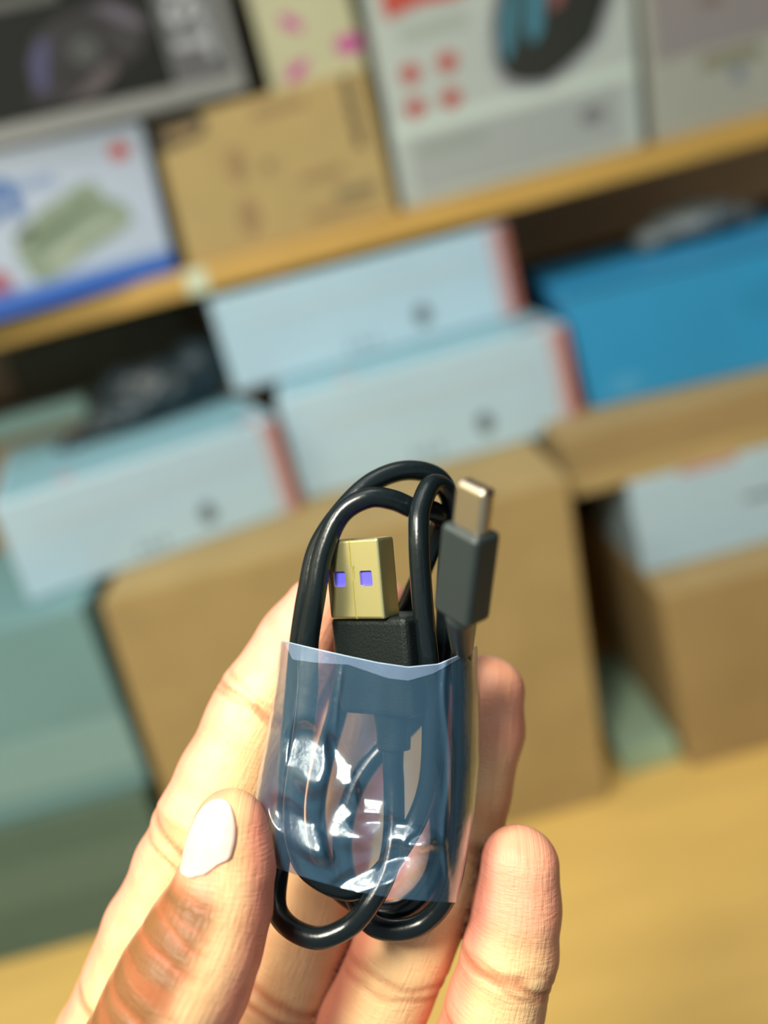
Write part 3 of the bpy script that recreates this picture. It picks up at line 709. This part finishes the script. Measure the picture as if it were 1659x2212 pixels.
def fpt(u, v, side):
    t = TOPF if side > 0 else TOPB
    off = float(np.interp(u, [q_[0] for q_ in t], [q_[1] for q_ in t]))
    yl = 1385 + off + (1872 - 1385 - off) * v; yr = 1395 + off + (1950 - 1395 - off) * v
    s = (u + 1) / 2; s2 = s
    py = yl * (1 - s) + yr * s + math.sin(math.pi * s) * v ** 6 * 18
    px = interp(LE, min(yl, 1872)) * (1 - s2) + interp(RE, yr) * s2
    if side > 0:
        T = (9.9 - 2.6 * v) * max(0, 1 - abs(u) ** 4) ** .6
        T = T + .0
        h = 0
        for (hx, hy, sx, sy, an, st_) in HOT:
            dx, dy = px - hx, hy - py
            ca_, sa_ = math.cos(an), math.sin(an); a1 = (dx * ca_ + dy * sa_) / sx; b1 = (-dx * sa_ + dy * ca_) / sy
            wgt = math.exp(-((a1 * a1 + b1 * b1) / 1.9) ** 3); lq = LAMPQ - P(hx, hy, 129); vq = -P(hx, hy, 129); hq = lq / np.linalg.norm(lq) + vq / np.linalg.norm(vq)
            sx_, sy_ = hq[0] / -hq[2], hq[1] / -hq[2] - .10              # slopes that mirror the lamp to the lens
            h += st_ * wgt * (-sx_ * dx - sy_ * dy) / 15.5
        q_ = Vector((px * .012, py * .005, 3)); wr = noise.noise(q_) * .24 + noise.noise(Vector((px * .035, py * .012, 8))) * .06
        wr += .35 * math.exp(-((px - (966 + 7 * math.sin(py * .02))) / 7) ** 2) * min(1, (1 - abs(u)) * 5)
        for ln in PLEATS:
            if ln[0][1] < py < ln[-1][1]:
                fd = min(1, (py - ln[0][1]) / 40, (ln[-1][1] - py) / 40)
                wr += .22 * fd * math.exp(-((px - interp(ln, py)) / 4.5) ** 2)
        T += h + wr * min(1, (1 - abs(u)) * 6)
        dep = 138 - 6.6 * v - T
    else:
        dep = 138 - 3.2 * v + (9.0 - 1.5 * v) * max(0, 1 - abs(u) ** 2.2) ** .8 + noise.noise(Vector((px * .02, py * .01, 20))) * .25 * min(1, (1 - abs(u)) * 6)
    return P(px, py, dep)
NU, NV = 150, 170; vs = []; fcs = []
for side in (1, -1):
    for j in range(NV + 1):
        for i in range(NU + 1):
            vs.append(Wp(fpt(-1 + 2 * i / NU, j / NV, side)))
o2 = (NV + 1) * (NU + 1)
for k in (0, o2):
    for j in range(NV):
        for i in range(NU):
            a_ = k + j * (NU + 1) + i; fcs.append((a_, a_ + 1, a_ + NU + 2, a_ + NU + 1) if k else (a_, a_ + NU + 1, a_ + NU + 2, a_ + 1))
sm_ = mesh('film', vs, fcs)
bm = bmesh.new(); bm.from_mesh(sm_); bmesh.ops.remove_doubles(bm, verts=bm.verts, dist=1e-7); bm.to_mesh(sm_); bm.free()


def film(name, haze, tint, hz, gfac=1.0, rough=.13):
    m = bpy.data.materials.new(name); m.use_nodes = True; nt = m.node_tree; nt.nodes.clear()
    out = nt.nodes.new('ShaderNodeOutputMaterial'); tr = nt.nodes.new('ShaderNodeBsdfTransparent'); tr.inputs[0].default_value = (*tint, 1)
    df = nt.nodes.new('ShaderNodeBsdfDiffuse'); df.inputs[0].default_value = (*hz, 1)
    gl = nt.nodes.new('ShaderNodeBsdfGlossy'); gl.inputs['Roughness'].default_value = rough; gl.inputs[0].default_value = (.85, .93, 1, 1)
    fr_ = nt.nodes.new('ShaderNodeFresnel'); fr_.inputs[0].default_value = 1.5
    mu = nt.nodes.new('ShaderNodeMath'); mu.operation = 'MULTIPLY'; mu.inputs[1].default_value = gfac; nt.links.new(fr_.outputs[0], mu.inputs[0])
    mn_ = nt.nodes.new('ShaderNodeMath'); mn_.operation = 'MINIMUM'; mn_.inputs[1].default_value = .45; nt.links.new(mu.outputs[0], mn_.inputs[0])
    m1 = nt.nodes.new('ShaderNodeMixShader'); m1.inputs[0].default_value = haze; nt.links.new(tr.outputs[0], m1.inputs[1]); nt.links.new(df.outputs[0], m1.inputs[2])
    m2 = nt.nodes.new('ShaderNodeMixShader'); nt.links.new(mn_.outputs[0], m2.inputs[0]); nt.links.new(m1.outputs[0], m2.inputs[1]); nt.links.new(gl.outputs[0], m2.inputs[2])
    tc = nt.nodes.new('ShaderNodeTexCoord'); nz = nt.nodes.new('ShaderNodeTexNoise'); nz.inputs['Scale'].default_value = 700; nz.inputs['Detail'].default_value = 4
    nt.links.new(tc.outputs['Object'], nz.inputs['Vector']); bp = nt.nodes.new('ShaderNodeBump'); bp.inputs['Strength'].default_value = .25; bp.inputs['Distance'].default_value = .0003
    nt.links.new(nz.outputs['Fac'], bp.inputs['Height']); nt.links.new(bp.outputs[0], gl.inputs['Normal'])
    nt.links.new(m2.outputs[0], out.inputs[0]); return m
fm = film('clear_sheen_film', .075, (.95, .94, .97), (.16, .50, .90), 1.9, .21)  # reflected blue sheen is put into the diffuse haze colour
SL = empty('clear_sleeve', cp(*P(800, 1900, 138)), 'clear bluish plastic sleeve wrapped around the coiled cable, gripped by the thumb', 'sleeve')
link('film', sm_, fm, SL, True)
rv, rf = tube([fpt(-.98 + 1.96 * i / 60, 0, 1) for i in range(61)], .11, 6, 1)
link('edge_glint', mesh('edge_glint', [Wp(q_) for q_ in rv], rf), film('edge_glint_film', .55, (.9, .95, 1), (.60, .75, .95), 2.5, .2), SL, True)  # pale tube added along the mouth for the light its edge catches
# rim: the doubled, milky strip below the mouth
vs = []; fcs = []; n1_ = 90
for i in range(n1_ + 1):
    u = -.97 + 1.9 * i / n1_
    tb = float(np.interp(u, [q_[0] for q_ in TOPB], [q_[1] for q_ in TOPB])); tf_ = float(np.interp(u, [q_[0] for q_ in TOPF], [q_[1] for q_ in TOPF]))
    for k in range(5):
        v = max(0, (tb - tf_)) / 500 * k / 4; q_ = fpt(u, v, 1); q_ = q_ * (1 - .12 / 138); vs.append(Wp(q_))
    if i < n1_:
        for k in range(4): a_ = i * 5 + k; fcs.append((a_, a_ + 1, a_ + 6, a_ + 5))
link('folded_rim', mesh('folded_rim', vs, fcs), film('milky_rim_film', .22, (.9, .93, .98), (.38, .55, .85), 2.0, .2), SL, True)
